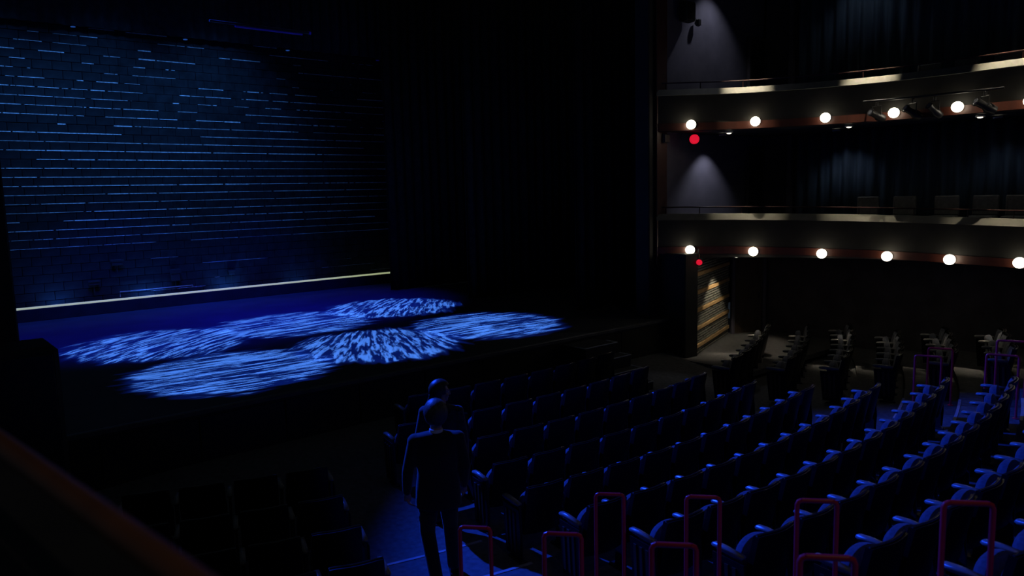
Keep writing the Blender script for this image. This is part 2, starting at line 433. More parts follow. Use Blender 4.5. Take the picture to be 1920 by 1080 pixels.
def band(P, prof, zf, a=0, b=None):
    # sweep a cross-section (outward offset, height) along the plan curve P
    idx = list(range(len(P)))[a:b]; mb = MB(); rg = []
    for (d, z) in prof:
        Q = offs(P, d); rg.append([(Q[i].x, Q[i].y, z+zf(Q[i].y)) for i in idx])
    for u, v in zip(rg, rg[1:]+rg[:1]): mb.strip(u, v)
    mb.add([q[0] for q in rg], [tuple(range(len(prof)))]); mb.add([q[-1] for q in rg], [tuple(range(len(prof)))[::-1]])
    return mb

wside = struct(MB().box((17.85, 5.0, 1.0), (.3, 13.0, 10.4)).build('wall_right', m_dwall), 'dark side wall behind the tiers')
wpro = struct(MB().box((15.75, 11.05, 2.45), (4.1, .22, 7.6)).build('wall_box_end', m_wall), 'plum grey end wall of the side boxes')
iy = {y: min(range(len(LIP)), key=lambda i: abs(LIP[i].y-y)) for y in (7.3, 5.03)}
NAMES = {1: 'lower', 2: 'upper'}
for T in (1, 2):
    z = TZ[T]; zf = (lambda y, T=T: TZ[T]+drop(T, y))
    t = struct(empty('trim_%d' % T, (14.6, 9.68, z-.8)), 'curved front of the %s side tier' % NAMES[T])
    def sub(mb, name, m, smooth=True):
        mb.v = [(x-14.6, y-9.68, q-(z-.8)) for (x, y, q) in mb.v]; return mb.build(name, m, t, (0, 0, 0), smooth)
    sub(band(LIP, [(.02, -.70), (.10, -.70), (.10, -.10), (.02, -.10)], zf), 'fascia', m_fascia)
    segs = [0, iy[7.3], iy[5.03], len(LIP)-1]
    for s_, e_ in zip(segs, segs[1:]):
        mb = band(LIP, [(-.06, -.105), (.16, -.105), (.16, .03), (.03, .03)], zf, s_, e_+1)
        # tiny gap between neighbouring ledge panels
        sub(mb, 'ledge_panel', m_lip, False)
    sub(band(LIP, [(.0, -.86), (.14, -.86), (.14, -.70), (.0, -.70)], zf), 'lamp_band', m_redwood)
    sub(band(LIP, [(.16, -.60), (.22, -.60), (.22, .0), (.16, .0)], zf), 'parapet', m_black)
    Q = offs(LIP, .10); sub(MB().tube([(p.x, p.y, zf(p.y)+.175) for p in Q[2:]], .015, 8), 'rail', m_trail)
    for i in range(3, len(Q), 7):
        p = Q[i]; sub(MB().tube([(p.x, p.y, zf(p.y)+.02), (p.x, p.y, zf(p.y)+.17)], .011, 8), 'rail_post', m_trail)
    # slab that carries the tier
    Q = offs(LIP, .05); poly = [(p.x-14.6, p.y-9.68) for p in Q]+[(17.7-14.6, Q[-1].y-9.68), (17.7-14.6, 10.93-9.68)]
    MB().prism(poly, -.07+(-.10 if T == 1 else 0), .13, 'xy').build('slab', m_ceil, t)
# curtains and doors behind the boxes
for T in (1, 2):
    z = TZ[T]-.60
    zt_ = 1.25 if T == 1 else 5.6
    drape('side_curtain', 9.85, 1.0, 17.45, z, zt_, 'blue grey pleated curtain along the back of the %s tier' % NAMES[T], .06, .30, m_curtain, 'y', 9)
    pz = empty('curtain_post', (17.45, 10.02, z), 0, 'slim dark post at the curtain end on the %s tier' % NAMES[T], 'post')
    MB().box((0, 0, (zt_-z)/2), (.14, .12, zt_-z), .012).build('shaft', m_dwall, pz); MB().box((0, 0, .06), (.19, .17, .12), .01).build('foot', m_dwall, pz)
    d = struct(empty('door_%d' % T, (17.32, 10.92, z)), 'dark doorway at the back corner of the %s box' % NAMES[T])
    MB().box((0, -.02, 1.02), (.66, .05, 2.04), .008).build('leaf', m_black, d)
    for s_ in (-1, 1): MB().box((s_*.36, -.03, 1.05), (.06, .08, 2.1), .006).build('jamb', m_dwall, d)
    MB().box((0, -.03, 2.12), (.78, .08, .07), .006).build('head', m_dwall, d)
    MB().tube([(-.26, -.05, .98), (-.26, -.10, .98), (-.16, -.10, .98)], .011).build('handle', m_metal, d)

# exit nook under the lower tier: pier, banded brick wall, door
struct(MB().box((13.72, 10.72, -2.62), (.46, 1.1, 2.4), .015).build('wall_pier', m_black), 'black pier between the stage front and the brick nook')
A = Vector((13.95, 10.22)); B = Vector((16.62, 11.18)); L_ = (B-A).length; rz = math.atan2(B.y-A.y, B.x-A.x)
nk = struct(MB().box((L_/2, .09, 1.22), (L_, .12, 2.44)).build('wall_nook', m_dwall, None, (A.x, A.y, -3.76)), 'brick wall with tan wooden bands beside the side exit')
nk.rotation_euler = (0, 0, rz)
bands_z = [.21, .62, 1.03, 1.44, 1.85, 2.26]
bandm = MB().box((L_/2, 0, 0), (L_-.02, .075, .092), .008).mesh('wood_band', m_wood)
for bz in bands_z: link('wood_band', bandm, nk, (0, .005, bz))
bk = MB()
for gi, (za, zb) in enumerate(zip([-.03]+bands_z, bands_z)):
    lo = za+.055; hi = zb-.055; n = max(1, round((hi-lo)/.064))
    for c in range(n):
        zz = lo+(hi-lo)*(c+.5)/n; x = .02 - (.11 if c % 2 else 0)
        while x < L_-.04:
            x0 = max(x, .01); x1 = min(x+.215, L_-.02)
            if x1-x0 > .03:
                p = random.uniform(0, .012); bk.box(((x0+x1)/2, .02-p/2, zz), (x1-x0-.008, .05+p, (hi-lo)/n-.018))
            x += .22
bk.build('brick', m_brick, nk)['kind'] = 'stuff'
d3 = struct(empty('door_3', (17.1, 10.98, -3.76), math.atan2(-.5, .95)), 'dark brown door beside the brick nook')
MB().box((.06, 0, 1.0), (.78, .05, 2.0), .008).build('leaf', mat('brown_door', (.05, .036, .025), .6, var=.3, scale=4, stretch=(4, 4, .4)), d3)
for s_ in (-1, 1): MB().box((.06+s_*.44, -.02, 1.03), (.09, .09, 2.06), .008).build('jamb', m_wall, d3)
MB().box((.06, -.02, 2.1), (.97, .09, .08), .008).build('head', m_wall, d3)
MB().box((.36, -.035, .98), (.04, .02, .16), .006).build('pull_handle', m_metal, d3)

# ------------------------------------------------------------------ the camera's own box in the corner
own = struct(empty('trim_3', (.2, 1.4, -1.6)), 'front of the near side box with a brown rail')
def pt(y, dx, z): return (.145+(1.69-y)*.13+dx-.2, y-1.4, z+1.6)
MB().tube([pt(y, 0, -.45) for y in (-1.2, .0, 1.0, 2.0, 3.2)], .021, 12).build('rail', mat('brown_rail', (.16, .06, .025), .4, var=.2, scale=6), own, (0, 0, 0), True)
for y in (-.2, 2.7): MB().tube([pt(y, 0, -.45), pt(y, 0, -.64)], .012).build('rail_post', m_metal, own)
o = MB()
for (a, b) in ((-1.4, 3.4),):
    o.add([pt(a, -.03, -.62), pt(b, -.03, -.62), pt(b, .13, -.62), pt(a, .13, -.62), pt(a, -.03, -1.6), pt(b, -.03, -1.6), pt(b, .13, -1.6), pt(a, .13, -1.6)],
          [(0, 1, 2, 3), (4, 5, 6, 7), (0, 1, 5, 4), (2, 3, 7, 6), (0, 3, 7, 4), (1, 2, 6, 5)])
o.build('parapet', m_black, own)
MB().tube([pt(y, .125, -.622) for y in (-1.4, 3.4)], .011, 8).build('ledge_edge', mat('satin_edge', (.4, .4, .45), .3, .7, var=.1), own)

# ------------------------------------------------------------------ theatre seats
def make_seat_meshes():
    D = {}
    # backrest: slim curved panel with squared, slightly rounded corners, leaning back
    mb = MB(); nx, nz = 8, 6; w, h = .47, .56
    front = []; back = []
    for j in range(nz+1):
        for i in range(nx+1):
            u = i/nx*2-1; t = j/nz
            x = u*w/2; z = .29+h*t
            if t > .8: x *= 1-.035*((t-.8)/.2)**2
            z -= .012*(abs(u)**6)*(1 if t > .5 else 0)
            y = .045*u*u - .11*t + .05
            front.append((x, y+.028, z)); back.append((x, y-.028, z))
    n = len(front); f = []
    def id_(i, j, o): return o+j*(nx+1)+i
    for j in range(nz):
        for i in range(nx):
            f.append((id_(i, j, 0), id_(i+1, j, 0), id_(i+1, j+1, 0), id_(i, j+1, 0)))
            f.append((id_(i, j, n), id_(i, j+1, n), id_(i+1, j+1, n), id_(i+1, j, n)))
    for i in range(nx):
        f.append((id_(i, 0, 0), id_(i, 0, n), id_(i+1, 0, n), id_(i+1, 0, 0))); f.append((id_(i, nz, 0), id_(i+1, nz, 0), id_(i+1, nz, n), id_(i, nz, n)))
    for j in range(nz):
        f.append((id_(0, j, 0), id_(0, j+1, 0), id_(0, j+1, n), id_(0, j, n))); f.append((id_(nx, j, 0), id_(nx, j, n), id_(nx, j+1, n), id_(nx, j+1, 0)))
    D['backrest'] = mb.add(front+back, f).mesh('backrest', m_shell, True)
    mb = MB(); mb.tube([(u*w/2*.95, .045*u*u-.11+.05, .29+h-.012*abs(u)**6+.004) for u in [i/8*2-1 for i in range(9)]], .0085, 8)
    D['top_trim'] = mb.mesh('top_trim', m_ttrim, True)
    # back cushion on the front of the panel
    mb = MB(); rg = []
    for (t, d) in ((.16, .0), (.2, .045), (.5, .06), (.86, .05), (.93, .0)):
        rg.append((t, d))
    vs = []; f = []
    for (t, d) in rg:
        for i in range(9):
            u = i/8*2-1; e = (1-abs(u)**5)
            vs.append((u*.225, .045*u*u-.11*t+.05+.026+d*e, .29+h*t))
    for j in range(len(rg)-1):
        for i in range(8): f.append((j*9+i, j*9+i+1, (j+1)*9+i+1, (j+1)*9+i))
    D['back_cushion'] = mb.add(vs, f).mesh('back_cushion', m_cush, True)
    # tip-up seat: domed front edge, folded up against the back
    mb = MB(); out = []
    for i in range(15):
        a = PI*i/14; out.append((.235*math.cos(a), .20+.20*math.sin(a)**.8))
    out += [(-.235, .0), (.235, .0)]
    tilt = Matrix.Translation((0, .14, .33)) @ Matrix.Rotation(math.radians(-9), 4, 'X')
    n = len(out); vs = []; f = []
    prof = ((-.050, .90), (-.036, .985), (0, 1.0), (.030, .97), (.055, .84), (.062, .5))
    for (y, s_) in prof:
        for (a, b) in out: vs.append(tilt @ Vector((a*s_, y, .2+(b-.2)*s_)))
    for k in range(len(prof)-1):
        for i in range(n): f.append((k*n+i, k*n+(i+1) % n, (k+1)*n+(i+1) % n, (k+1)*n+i))
    f.append(tuple(range(n))[::-1]); f.append(tuple((len(prof)-1)*n+i for i in range(n)))
    D['seat_cushion'] = mb.add(vs, f).mesh('seat_cushion', m_cush, True)
    # armrest
    mb = MB(); out = [(.0, .0), (.0, .03), (.22, .045), (.315, .038), (.335, .022), (.325, .004), (.30, -.004), (.10, -.012)]
    mb.prism(out, -.026, .026, 'yz')
    bm = bmesh.new(); me = mb.mesh('armrest', m_arm); bm.from_mesh(me)
    bmesh.ops.bevel(bm, geom=list(bm.edges), offset=.006, segments=2, affect='EDGES'); bm.to_mesh(me); bm.free()
    for p in me.polygons: p.use_smooth = True
    D['armrest'] = me
    # standard (leg between two seats)
    mb = MB(); mb.prism([(.02, .0), (.20, .0), (.17, .05), (.16, .30), (.24, .62), (.04, .62), (.02, .3)], -.014, .014, 'yz')
    mb.box((0, .11, .012), (.09, .26, .024), .006); D['standard'] = mb.mesh('standard', m_leg)
    # wooden end panel of an aisle seat, made of a frame and two slots
    mb = MB()
    mb.prism([(-.02, .05), (.27, .05), (.30, .30), (.33, .59), (.0, .59), (-.03, .3)], -.03, -.016, 'yz'); D['end_panel'] = mb.mesh('end_panel', m_shell)
    mb = MB()
    for q in (.05, .13, .21): mb.prism([(q, .10), (q+.035, .10), (q+.06, .54), (q+.025, .54)], -.04, -.028, 'yz')
    D['end_slat'] = mb.mesh('end_slat', m_endp)
    return D
SM = make_seat_meshes()
def seat(k, th, label, group, endl=False, endr=False):
    r = rk(k); x = CX+r*math.sin(th); y = CY-r*math.cos(th); z = zrow(k)
    e = empty('theatre_seat', (x, y, z), th, label, 'seat', group)      # local +y faces the stage
    link('backrest', SM['backrest'], e); link('top_trim', SM['top_trim'], e); link('back_cushion', SM['back_cushion'], e); link('seat_cushion', SM['seat_cushion'], e)
    link('armrest', SM['armrest'], e, (-.28, .06, .625)); link('standard', SM['standard'], e, (-.28, .02, 0))
    if endr: link('armrest', SM['armrest'], e, (.28, .06, .625)); link('standard', SM['standard'], e, (.28, .02, 0))
    for flag, s_ in ((endl, -1), (endr, 1)):
        if flag:
            p = link('end_panel', SM['end_panel'], e, (s_*.282, .04, 0)); p.scale = (-s_, 1, 1)
            q = link('end_slat', SM['end_slat'], p)
    return e
PITCH_S = .557
rows_c = {0: (5.62, 10.0), 1: (4.98, 10.2), 2: (5.0, 10.45), 3: (5.16, 10.75), 4: (4.95, 11.3), 5: (4.98, 11.9), 6: (5.05, 12.1), 7: (5.1, 12.2), 8: (5.15, 12.2), 9: (5.2, 12.2), 10: (5.2, 11.0)}
for k, (xa, xb) in rows_c.items():
    r = rk(k); ta = th_at_x(xa, r); tb = th_at_x(xb, r); n = int(r*(tb-ta)/PITCH_S+.3)
    for i in range(n):
        th = ta+(i+.5)*PITCH_S/r
        seat(k, th, 'black tip-up seat, %s from the near aisle, %s centre row from the stage' % (ORD[i], ORD[k]), 'seats of the centre block', i == 0, i == n-1)
for k in range(2, 8):
    r = rk(k); tb = math.radians(-16.0)
    for i in range(4 if k < 6 else 3):
        th = tb-(i+.5)*PITCH_S/r
        seat(k, th, 'black tip-up seat, %s left of the near aisle, %s left block row from the stage' % (ORD[i], ORD[k-2]), 'seats of the left block', i == 3, i == 0)
rows_r = {2: 11.7, 3: 12.4, 4: 13.05, 5: 13.6, 6: 14.0, 7: 14.2, 8: 14.3}
for k, xa in rows_r.items():
    r = rk(k); ta = th_at_x(xa, r); n = int(r*(th_at_x(16.6, r)-ta)/PITCH_S)
    for i in range(min(n, 7)):
        seat(k, ta+(i+.5)*PITCH_S/r, 'black tip-up seat, %s beyond the far aisle, %s right block row from the stage' % (ORD[i], ORD[k-2]), 'seats of the right block', i == 0, i == n-1)

# ------------------------------------------------------------------ red hand rails along the aisles
def px_ray(px, py):
    return rt2*((px-960)/FPX) - up2*((py-540)/FPX) + fw
hoop_n = 0
near = [(3.5, 862, 988, .26), (3.5, 1020, 1000, .27), (3.5, 1222, 1020, .27), (3.5, 1500, 1043, .27),
        (4.76, 1117, 926, .25), (4.76, 1287, 931, .26), (4.76, 1495, 938, .265), (4.76, 1770, 942, .275)]
def hoop(p, L_, rz, h, label):
    e = empty('hand_rail', (p.x, p.y, p.z-h), rz, label, 'hand rail', 'red hand rails along the aisles')
    r = .0175; b = .03
    MB().tube([(b, 0, h), (L_-b, 0, h)], r, 12).build('top_bar', m_red, e, (0, 0, 0), True)
    for x, s_ in ((0, 1), (L_, -1)):
        MB().tube([(x+s_*b, 0, h), (x+s_*b*.3, 0, h-b*.3), (x, 0, h-b), (x, 0, .01)], r, 12).build('upright', m_red, e, (0, 0, 0), True)
        MB().lathe([(.045, 0), (.045, .012), (.025, .018)], 16, Matrix.Translation((x, 0, 0))).build('base_plate', m_red, e)
near_l = ['red hoop hand rail at the left block, %s from the walking pair' % ORD[i] for i in range(4)] + \
         ['tall red hoop hand rail at the centre block row ends, %s from the stage' % ORD[i] for i in range(4)]
dirs = math.atan2(-.75, .66)
for (X, px, py, wL), lab in zip(near, near_l):
    d = px_ray(px, py); p = d*(X/d.x)
    rr = math.hypot(p.x+.1-CX, p.y-.1-CY); h = p.z - zfloor(rr)
    hoop(p, wL, dirs, h, lab)
far = [(12.9, 1716, 666, .38, 'thin red hand rail on the far aisle, nearest the stage'), (13.55, 1741, 652, .36, 'thin red hand rail on the far aisle, beside the right block'),
       (12.9, 1850, 664, .42, 'thin red hand rail on the far aisle, second along the centre block'), (13.55, 1870, 638, .40, 'thin red hand rail on the far aisle, second beside the right block')]
for (X, px, py, wL, lab) in far:
    d = px_ray(px, py); p = d*(X/d.x); rr = math.hypot(p.x+.1-CX, p.y-.15-CY); hoop(p, wL, math.atan2(-.9, .35), p.z-zfloor(rr), lab)

# ------------------------------------------------------------------ tier lamps, downlights, spotlights, chairs
def globe(tier, p, z, label):
    e = empty('globe_lamp', (p.x, p.y, z), 0, label, 'lamp', 'globe lamps along the %s tier' % NAMES[tier])
    MB().ellipsoid((-.10, 0, 0), (.10, .105, .10), 20, 12).build('globe', m_globe, e, (0, 0, 0), True)
    MB().lathe([(.075, 0), (.075, .02), (.05, .03)], 16, Matrix.Rotation(-PI/2, 4, 'Y')).build('back_plate', m_metal, e)
def on_plan(px, py, d=0):
    # where the viewing direction meets the plan curve of the tier front
    a = px_ray(px, py); Q = offs(LIP, d) if d else LIP; best = None
    for i in range(len(Q)-1):
        A_, B_ = Q[i], Q[i+1]; den = a.x*(B_.y-A_.y)-a.y*(B_.x-A_.x)
        if abs(den) < 1e-9: continue
        s_ = (A_.x*(B_.y-A_.y)-A_.y*(B_.x-A_.x))/den; u = (a.x*A_.y-a.y*A_.x)/-den
        hit = Vector((a.x*s_, a.y*s_)); w = (hit-A_).dot(B_-A_)/(B_-A_).length_squared
        if s_ > 0 and -.02 <= w <= 1.02: best = (hit, a.z*s_)
    return best
for i, (px, py) in enumerate([(1301, 234), (1421, 228), (1552, 221), (1680, 212), (1799, 201), (1935, 190)]):
    p, z = on_plan(px, py, -.02); globe(2, p, z, 'glowing white globe lamp on the upper tier, %s from the stage' % ORD[i])
for i, (px, py) in enumerate([(1299, 468), (1417, 471), (1545, 475), (1667, 480), (1784, 486), (1915, 492)]):
    p, z = on_plan(px, py, -.02); globe(1, p, z, 'glowing white globe lamp on the lower tier, %s from the stage' % ORD[i])
WARM = (1, .86, .62)
def downlight(loc, target, energy, angle, label, color=WARM, blend=1.0, recessed=False):
    e = empty('downlight', loc, 0, label, 'downlight', 'downlights under the tiers')
    MB().lathe([(.085, .0), (.085, .03), (.06, .03), (.06, .0)], 18).build('trim_ring', m_nose, e)
    MB().lathe([(.055, .012), (.055, .02)] if recessed else [(.02, -.022), (.045, -.016), (.055, .004)], 18).build('lens', m_down, e)
    o = spot('downlight_beam', (0, 0, -.02), (0, 0, -1), energy, color, angle, blend, .03)
    o.parent = e; o.rotation_euler = (Vector(target)-Vector(loc)).to_track_quat('-Z', 'Y').to_euler()
# under the upper tier, lighting the ledge below
for i, (px, py, ty) in enumerate(((1367, 245, 1400), (1592, 234, 1632), (1838, 215, 1890))):
    p, z = on_plan(px, py, .16); q, _ = on_plan(ty, 409, .08)
    downlight((p.x, p.y, 1.20), (q.x, q.y, -.6), 300, 24, 'small lit downlight under the upper tier, %s from the stage' % ORD[i])
    q2, _ = on_plan(ty, 150, .03); p2, _ = on_plan(ty, 60, -.5)
    downlight((p2.x, p2.y, 5.55), (q2.x, q2.y, 2.1), 11000, 20, 'downlight in the ceiling over the upper tier, %s from the stage' % ORD[i])
struct(MB().box((15.6, 5.5, 5.72), (4.6, 11.4, .16)).build('ceiling', m_ceil), 'dark ceiling above the upper tier')
# wall washers of the boxes
COOL = (.86, .88, 1)
downlight((15.2, 10.42, 1.20), (15.2, 10.75, -1), 52, 92, 'downlight washing the lower box end wall', COOL, .7, True)
downlight((15.3, 10.25, 4.95), (15.3, 10.72, 2), 60, 88, 'downlight washing the upper box end wall', COOL, .7, True)
downlight((16.75, 8.5, 1.20), (17.2, 8.5, -1), 9, 104, 'downlight washing the lower tier curtain', COOL, .8, True)
downlight((16.6, 8.2, 5.3), (17.2, 8.2, 2), 17, 84, 'downlight washing the upper tier curtain', COOL, .8, True)
downlight((16.75, 5.3, 1.20), (17.2, 5.3, -1), 3.5, 96, 'downlight washing the lower curtain near the right edge', COOL, .8, True)
downlight((15.35, 10.12, -1.60), (15.3, 10.36, -3.7), 140, 88, 'downlight over the brick nook by the side exit', WARM, .35)
# red lamps
for (px, py, Y, s_, lab) in ((1302, 261, 10.55, 1.0, 'round red lamp under the upper tier beside the proscenium'), (1311, 492, 10.12, .58, 'small tilted red lamp above the brick nook')):
    d = px_ray(px, py); p = d*(Y/d.y)
    e = empty('red_lamp', p, -.6, lab, 'lamp')
    MB().lathe([(.105*s_, -.03), (.105*s_, .03), (.09*s_, .045)], 20, Matrix.Rotation(PI/2, 4, 'X')).build('lens', m_redl, e, (0, 0, 0), True)
    MB().box((0, .06, 0), (.22*s_, .06, .22*s_), .02).build('housing', m_metal, e)
    MB().tube([(0, .06, .1*s_), (0, .06, .30)], .012).build('stem', m_metal, e)
# little loudspeaker and camera bracket on the box end wall
for (x, z, w, h, lab) in ((14.30, 3.9, .34, .42, 'dark loudspeaker high on the upper box end wall'), (14.78, 3.74, .12, .16, 'small dark bracket below the loudspeaker on the upper box end wall'), (13.62, 1.12, .2, .2, 'small pale bracket beside the upper tier lamp')):
    e = empty('wall_speaker' if w > .3 else 'wall_bracket', (x, 10.9, z-h/2), 0, lab, 'speaker' if w > .3 else 'bracket'); dp = .22 if w > .3 else .09
    MB().box((0, -.03-dp/2, h/2), (w, dp, h), .025).build('cabinet', m_black if w > .3 else m_edge, e)
    MB().box((0, -.035-dp, h/2), (w*.85, .012, h*.85), .004).build('grille', m_metal, e)
    MB().box((0, -.02, h/2), (w*.3, .05, h*.4), .006).build('bracket', m_metal, e)

# pipe of stage spotlights under the upper tier
PY = [7.35, 6.9, 6.4, 5.9, 5.4, 4.9]
PP = [lip_at_y(y, -.16)[0] for y in PY]; zp = 1.66
pe = empty('lighting_pipe', (PP[0].x, PP[0].y, zp), 0, 'thin lighting pipe along the upper tier front', 'pipe')
MB().tube([(p.x-PP[0].x, p.y-PP[0].y, 0) for p in PP], .022, 10).build('tube', m_metal, pe, (0, 0, 0), True)
for p in (PP[0], PP[2], PP[4]):
    MB().tube([(p.x-PP[0].x, p.y-PP[0].y, 0), (p.x-PP[0].x+.18, p.y-PP[0].y, .02)], .014).build('bracket', m_metal, pe)
for i, (px, tilt, sc, col) in enumerate(((1644, 20, .9, ''), (1711, 28, .9, ''), (1752, 35, .85, ''), (1846, 26, 1.0, ''))):
    q, _ = on_plan(px, 210, -.16)
    e = empty('stage_spotlight', (q.x, q.y, zp-.052), PI/2-.5+(.15, -.1, .1, -.15, .05)[i], 'black stage spotlight on the upper tier pipe, %s from the stage' % ORD[i], 'spotlight', 'spotlights on the tier pipe')
    R_ = Matrix.Translation((0, 0, -.24)) @ Matrix.Rotation(math.radians(-90+tilt), 4, 'X') @ Matrix.Scale(sc, 4)
    MB().lathe([(.05, -.22), (.085, -.20), (.095, -.05), (.07, .0), (.07, .16), (.085, .17), (.085, .20), (.06, .20)], 18, R_).build('body', m_metal, e, (0, 0, 0), True)
    MB().lathe([(.062, .195), (.05, .207)], 18, R_).build('lens', m_glass, e)
    MB().tube([(-.11, 0, -.24), (-.11, 0, -.06), (.11, 0, -.06), (.11, 0, -.24)], .010, 8).build('yoke', m_metal, e)
    MB().box((0, 0, -.02), (.05, .06, .09), .01).build('clamp', m_metal, e)

# chairs on the tiers
def tier_chair(x, y, zf, rz, label):
    e = empty('box_chair', (x, y, zf), rz, label, 'chair', 'chairs on the side tiers')     # +y faces the house
    mb = MB(); mb.box((0, -.20, .68), (.46, .05, .40), .02, Matrix.Rotation(math.radians(0), 4, 'X')); mb.build('backrest', mat_chair, e)
    MB().box((0, .04, .45), (.46, .44, .07), .02).build('seat', mat_chair, e)
    for a in (-1, 1):
        for b in (-1, 1): MB().tube([(a*.19, .04+b*.18, .43), (a*.21, .04+b*.21, 0)], .013, 8).build('leg', m_metal, e)
        MB().tube([(a*.20, -.19, .43), (a*.20, -.205, .86)], .011, 8).build('back_post', m_metal, e)
mat_chair = mat('grey_chair_fabric', (.10, .10, .095), .8, var=.2, scale=20)
for i, (y, px) in enumerate(((7.75, 1605), (6.97, 1690), (6.14, 1770), (5.43, 1843), (4.85, 1900))):
    tier_chair(16.62, y, TZ[1]-.62+.05, PI/2+.1, 'pale backed chair on the lower tier, %s from the stage' % ORD[i])
for i, y in enumerate((6.6, 5.9, 5.2)):
    tier_chair(16.6, y, TZ[2]-.60, PI/2, 'dark chair just showing over the upper tier rail, %s from the stage' % ORD[i])

# ------------------------------------------------------------------ stage gear
e = empty('equipment_cabinet', (.95, 9.55, -3.75), 0, 'tall black equipment cabinet at the left end of the stage front', 'cabinet')
MB().box((0, 0, 1.13), (.86, .72, 2.26), .05).build('body', m_black, e)
MB().box((.0, -.365, 1.13), (.74, .02, 2.1), .008).build('grille', m_metal, e)
for s_ in (-1, 1): MB().box((.435*s_, 0, 1.5), (.012, .16, .08), .004).build('grip', m_metal, e)
b = empty('lighting_batten', (6.1, 14.0, 3.16), 0, 'lighting batten with violet glint put in as glow, hanging high above the stage', 'batten')
MB().tube([(-1.2, 0, 0), (.68, 0, 0)], .022, 10).build('pipe', m_metal, b, (0, 0, 0), True)
MB().box((-.1, 0, -.045), (1.3, .03, .03), .006).build('painted_glint', m_blued, b)  # glowing strip in place of blue light caught along the pipe
MB().tube([(.68, 0, 0), (.72, 0, 0)], .026, 10).build('end_cap', m_blued, b)  # cap glows to show the light it catches
for x in (-1.0, .4): MB().tube([(x, 0, .02), (x, 0, 4.0)], .006, 6).build('cable', m_metal, b)
for i, (x, z) in enumerate(((4.375, 4.475), (7.12, 4.455), (10.1, 4.455), (13.2, 4.44))):
    e = empty('wall_wash_lamp', (x, 22.34, z), 0, 'small blue lit lamp under the border, %s from the left' % ORD[i], 'lamp', 'small lamps along the top of the back wall')
    MB().lathe([(.03, .34), (.05, .30), (.075, .12), (.085, .02), (.06, .0)], 14).build('housing', m_metal, e, (0, 0, 0), True)
    MB().lathe([(.055, -.012), (.06, .0)], 14).build('lens', m_blueg if i < 3 else m_blued, e)
    MB().tube([(0, 0, .3), (0, 0, 1.2)], .01, 6).build('stem', m_metal, e)

# ------------------------------------------------------------------ two people walking down the near aisle
m_skin = mat('skin', (.45, .27, .20), .5, var=.08, scale=20)
m_suit = mat('dark_suit_cloth', (.014, .014, .018), .8, var=.25, scale=60, spec=.25, sheen=.2)
m_jack = mat('dark_patterned_jacket', (.035, .03, .045), .8, var=.6, scale=24, spec=.2, sheen=.2)
m_shirt = mat('white_shirt', (.7, .7, .7), .8, var=.05)
m_ghair = mat('grey_hair', (.07, .062, .06), .55, var=.4, scale=40, bump=.4, stretch=(1, 1, .3))
m_dhair = mat('dark_hair', (.035, .028, .026), .45, var=.4, scale=40, bump=.4, stretch=(1, 1, .3))
m_shoe = mat('black_shoe', (.012, .012, .012), .35, var=.2)
m_eye = mat('eye_white', (.7, .7, .7), .3, var=.02)

def chain(mb, pts, rs, seg=14):
    mb.tube(pts, rs, seg)
    for p, r in zip(pts, rs):
        R = r if isinstance(r, tuple) else (r, r)
        m_ = min(R); mb.ellipsoid(p, (m_, m_, m_), 12, 8)
def hand(mb, w, d, side, sc=1.0):
    # w wrist, d pointing direction of the hand; palm faces the thigh, thumb to the front
    w = Vector(w); d = Vector(d).normalized(); f = Vector((0, 1, 0)); f = (f-d*f.dot(d)).normalized(); n = d.cross(f)*side
    R = Matrix((f, n, d)).transposed()
    def P(a, b, c): return tuple(w + R @ Vector((a*sc, b*sc, c*sc)))
    mb.tube([P(0, 0, -.02), P(0, 0, .02), P(.004, 0, .06), P(.004, 0, .095)], [(.026*sc, .020*sc), (.034*sc, .017*sc), (.040*sc, .016*sc), (.038*sc, .014*sc)], 12)
    for i, (a, l) in enumerate(((.030, .072), (.011, .082), (-.009, .076), (-.027, .060))):
        c = .012+.006*i
        chain(mb, [P(a, 0, .085), P(a, -c*.4, .085+l*.4), P(a, -c*1.4, .085+l*.72), P(a, -c*2.6, .085+l*.95)], [.0092*sc, .0088*sc, .0082*sc, .0068*sc], 10)
    chain(mb, [P(.028, -.004, .022), P(.052, -.010, .052), P(.058, -.016, .082), P(.054, -.022, .106)], [.013*sc, .0105*sc, .0095*sc, .0078*sc], 10)
def head(mb, c, yaw, sc=1.0):
    c = Vector(c); R = Matrix.Translation(c) @ Matrix.Rotation(yaw, 4, 'Z') @ Matrix.Scale(sc, 4)
    mb.ellipsoid((0, -.012, .025), (.076, .097, .098), 20, 14, R)          # skull
    mb.ellipsoid((0, .022, -.045), (.058, .068, .080), 18, 12, R)          # face and jaw
    mb.ellipsoid((0, .062, -.098), (.026, .024, .022), 12, 8, R)           # chin
    mb.ellipsoid((0, .098, -.018), (.014, .018, .030), 10, 8, R)           # nose
    mb.ellipsoid((0, .108, -.034), (.017, .012, .011), 10, 8, R)
    mb.ellipsoid((0, .083, .022), (.050, .014, .012), 12, 8, R)            # brow
    mb.ellipsoid((0, .086, -.064), (.024, .010, .010), 10, 8, R)           # lips
    for s_ in (-1, 1):
        mb.ellipsoid((s_*.074, -.010, -.012), (.010, .020, .031), 10, 8, R); mb.ellipsoid((s_*.045, .062, -.035), (.022, .022, .02), 10, 8, R)
    return R
def remesh(o, v, sm=6):
    m = o.modifiers.new('one_surface', 'REMESH'); m.mode = 'VOXEL'; m.voxel_size = v; m.use_smooth_shade = True
    if sm: k = o.modifiers.new('soften', 'SMOOTH'); k.iterations = sm; k.factor = .5
    return o
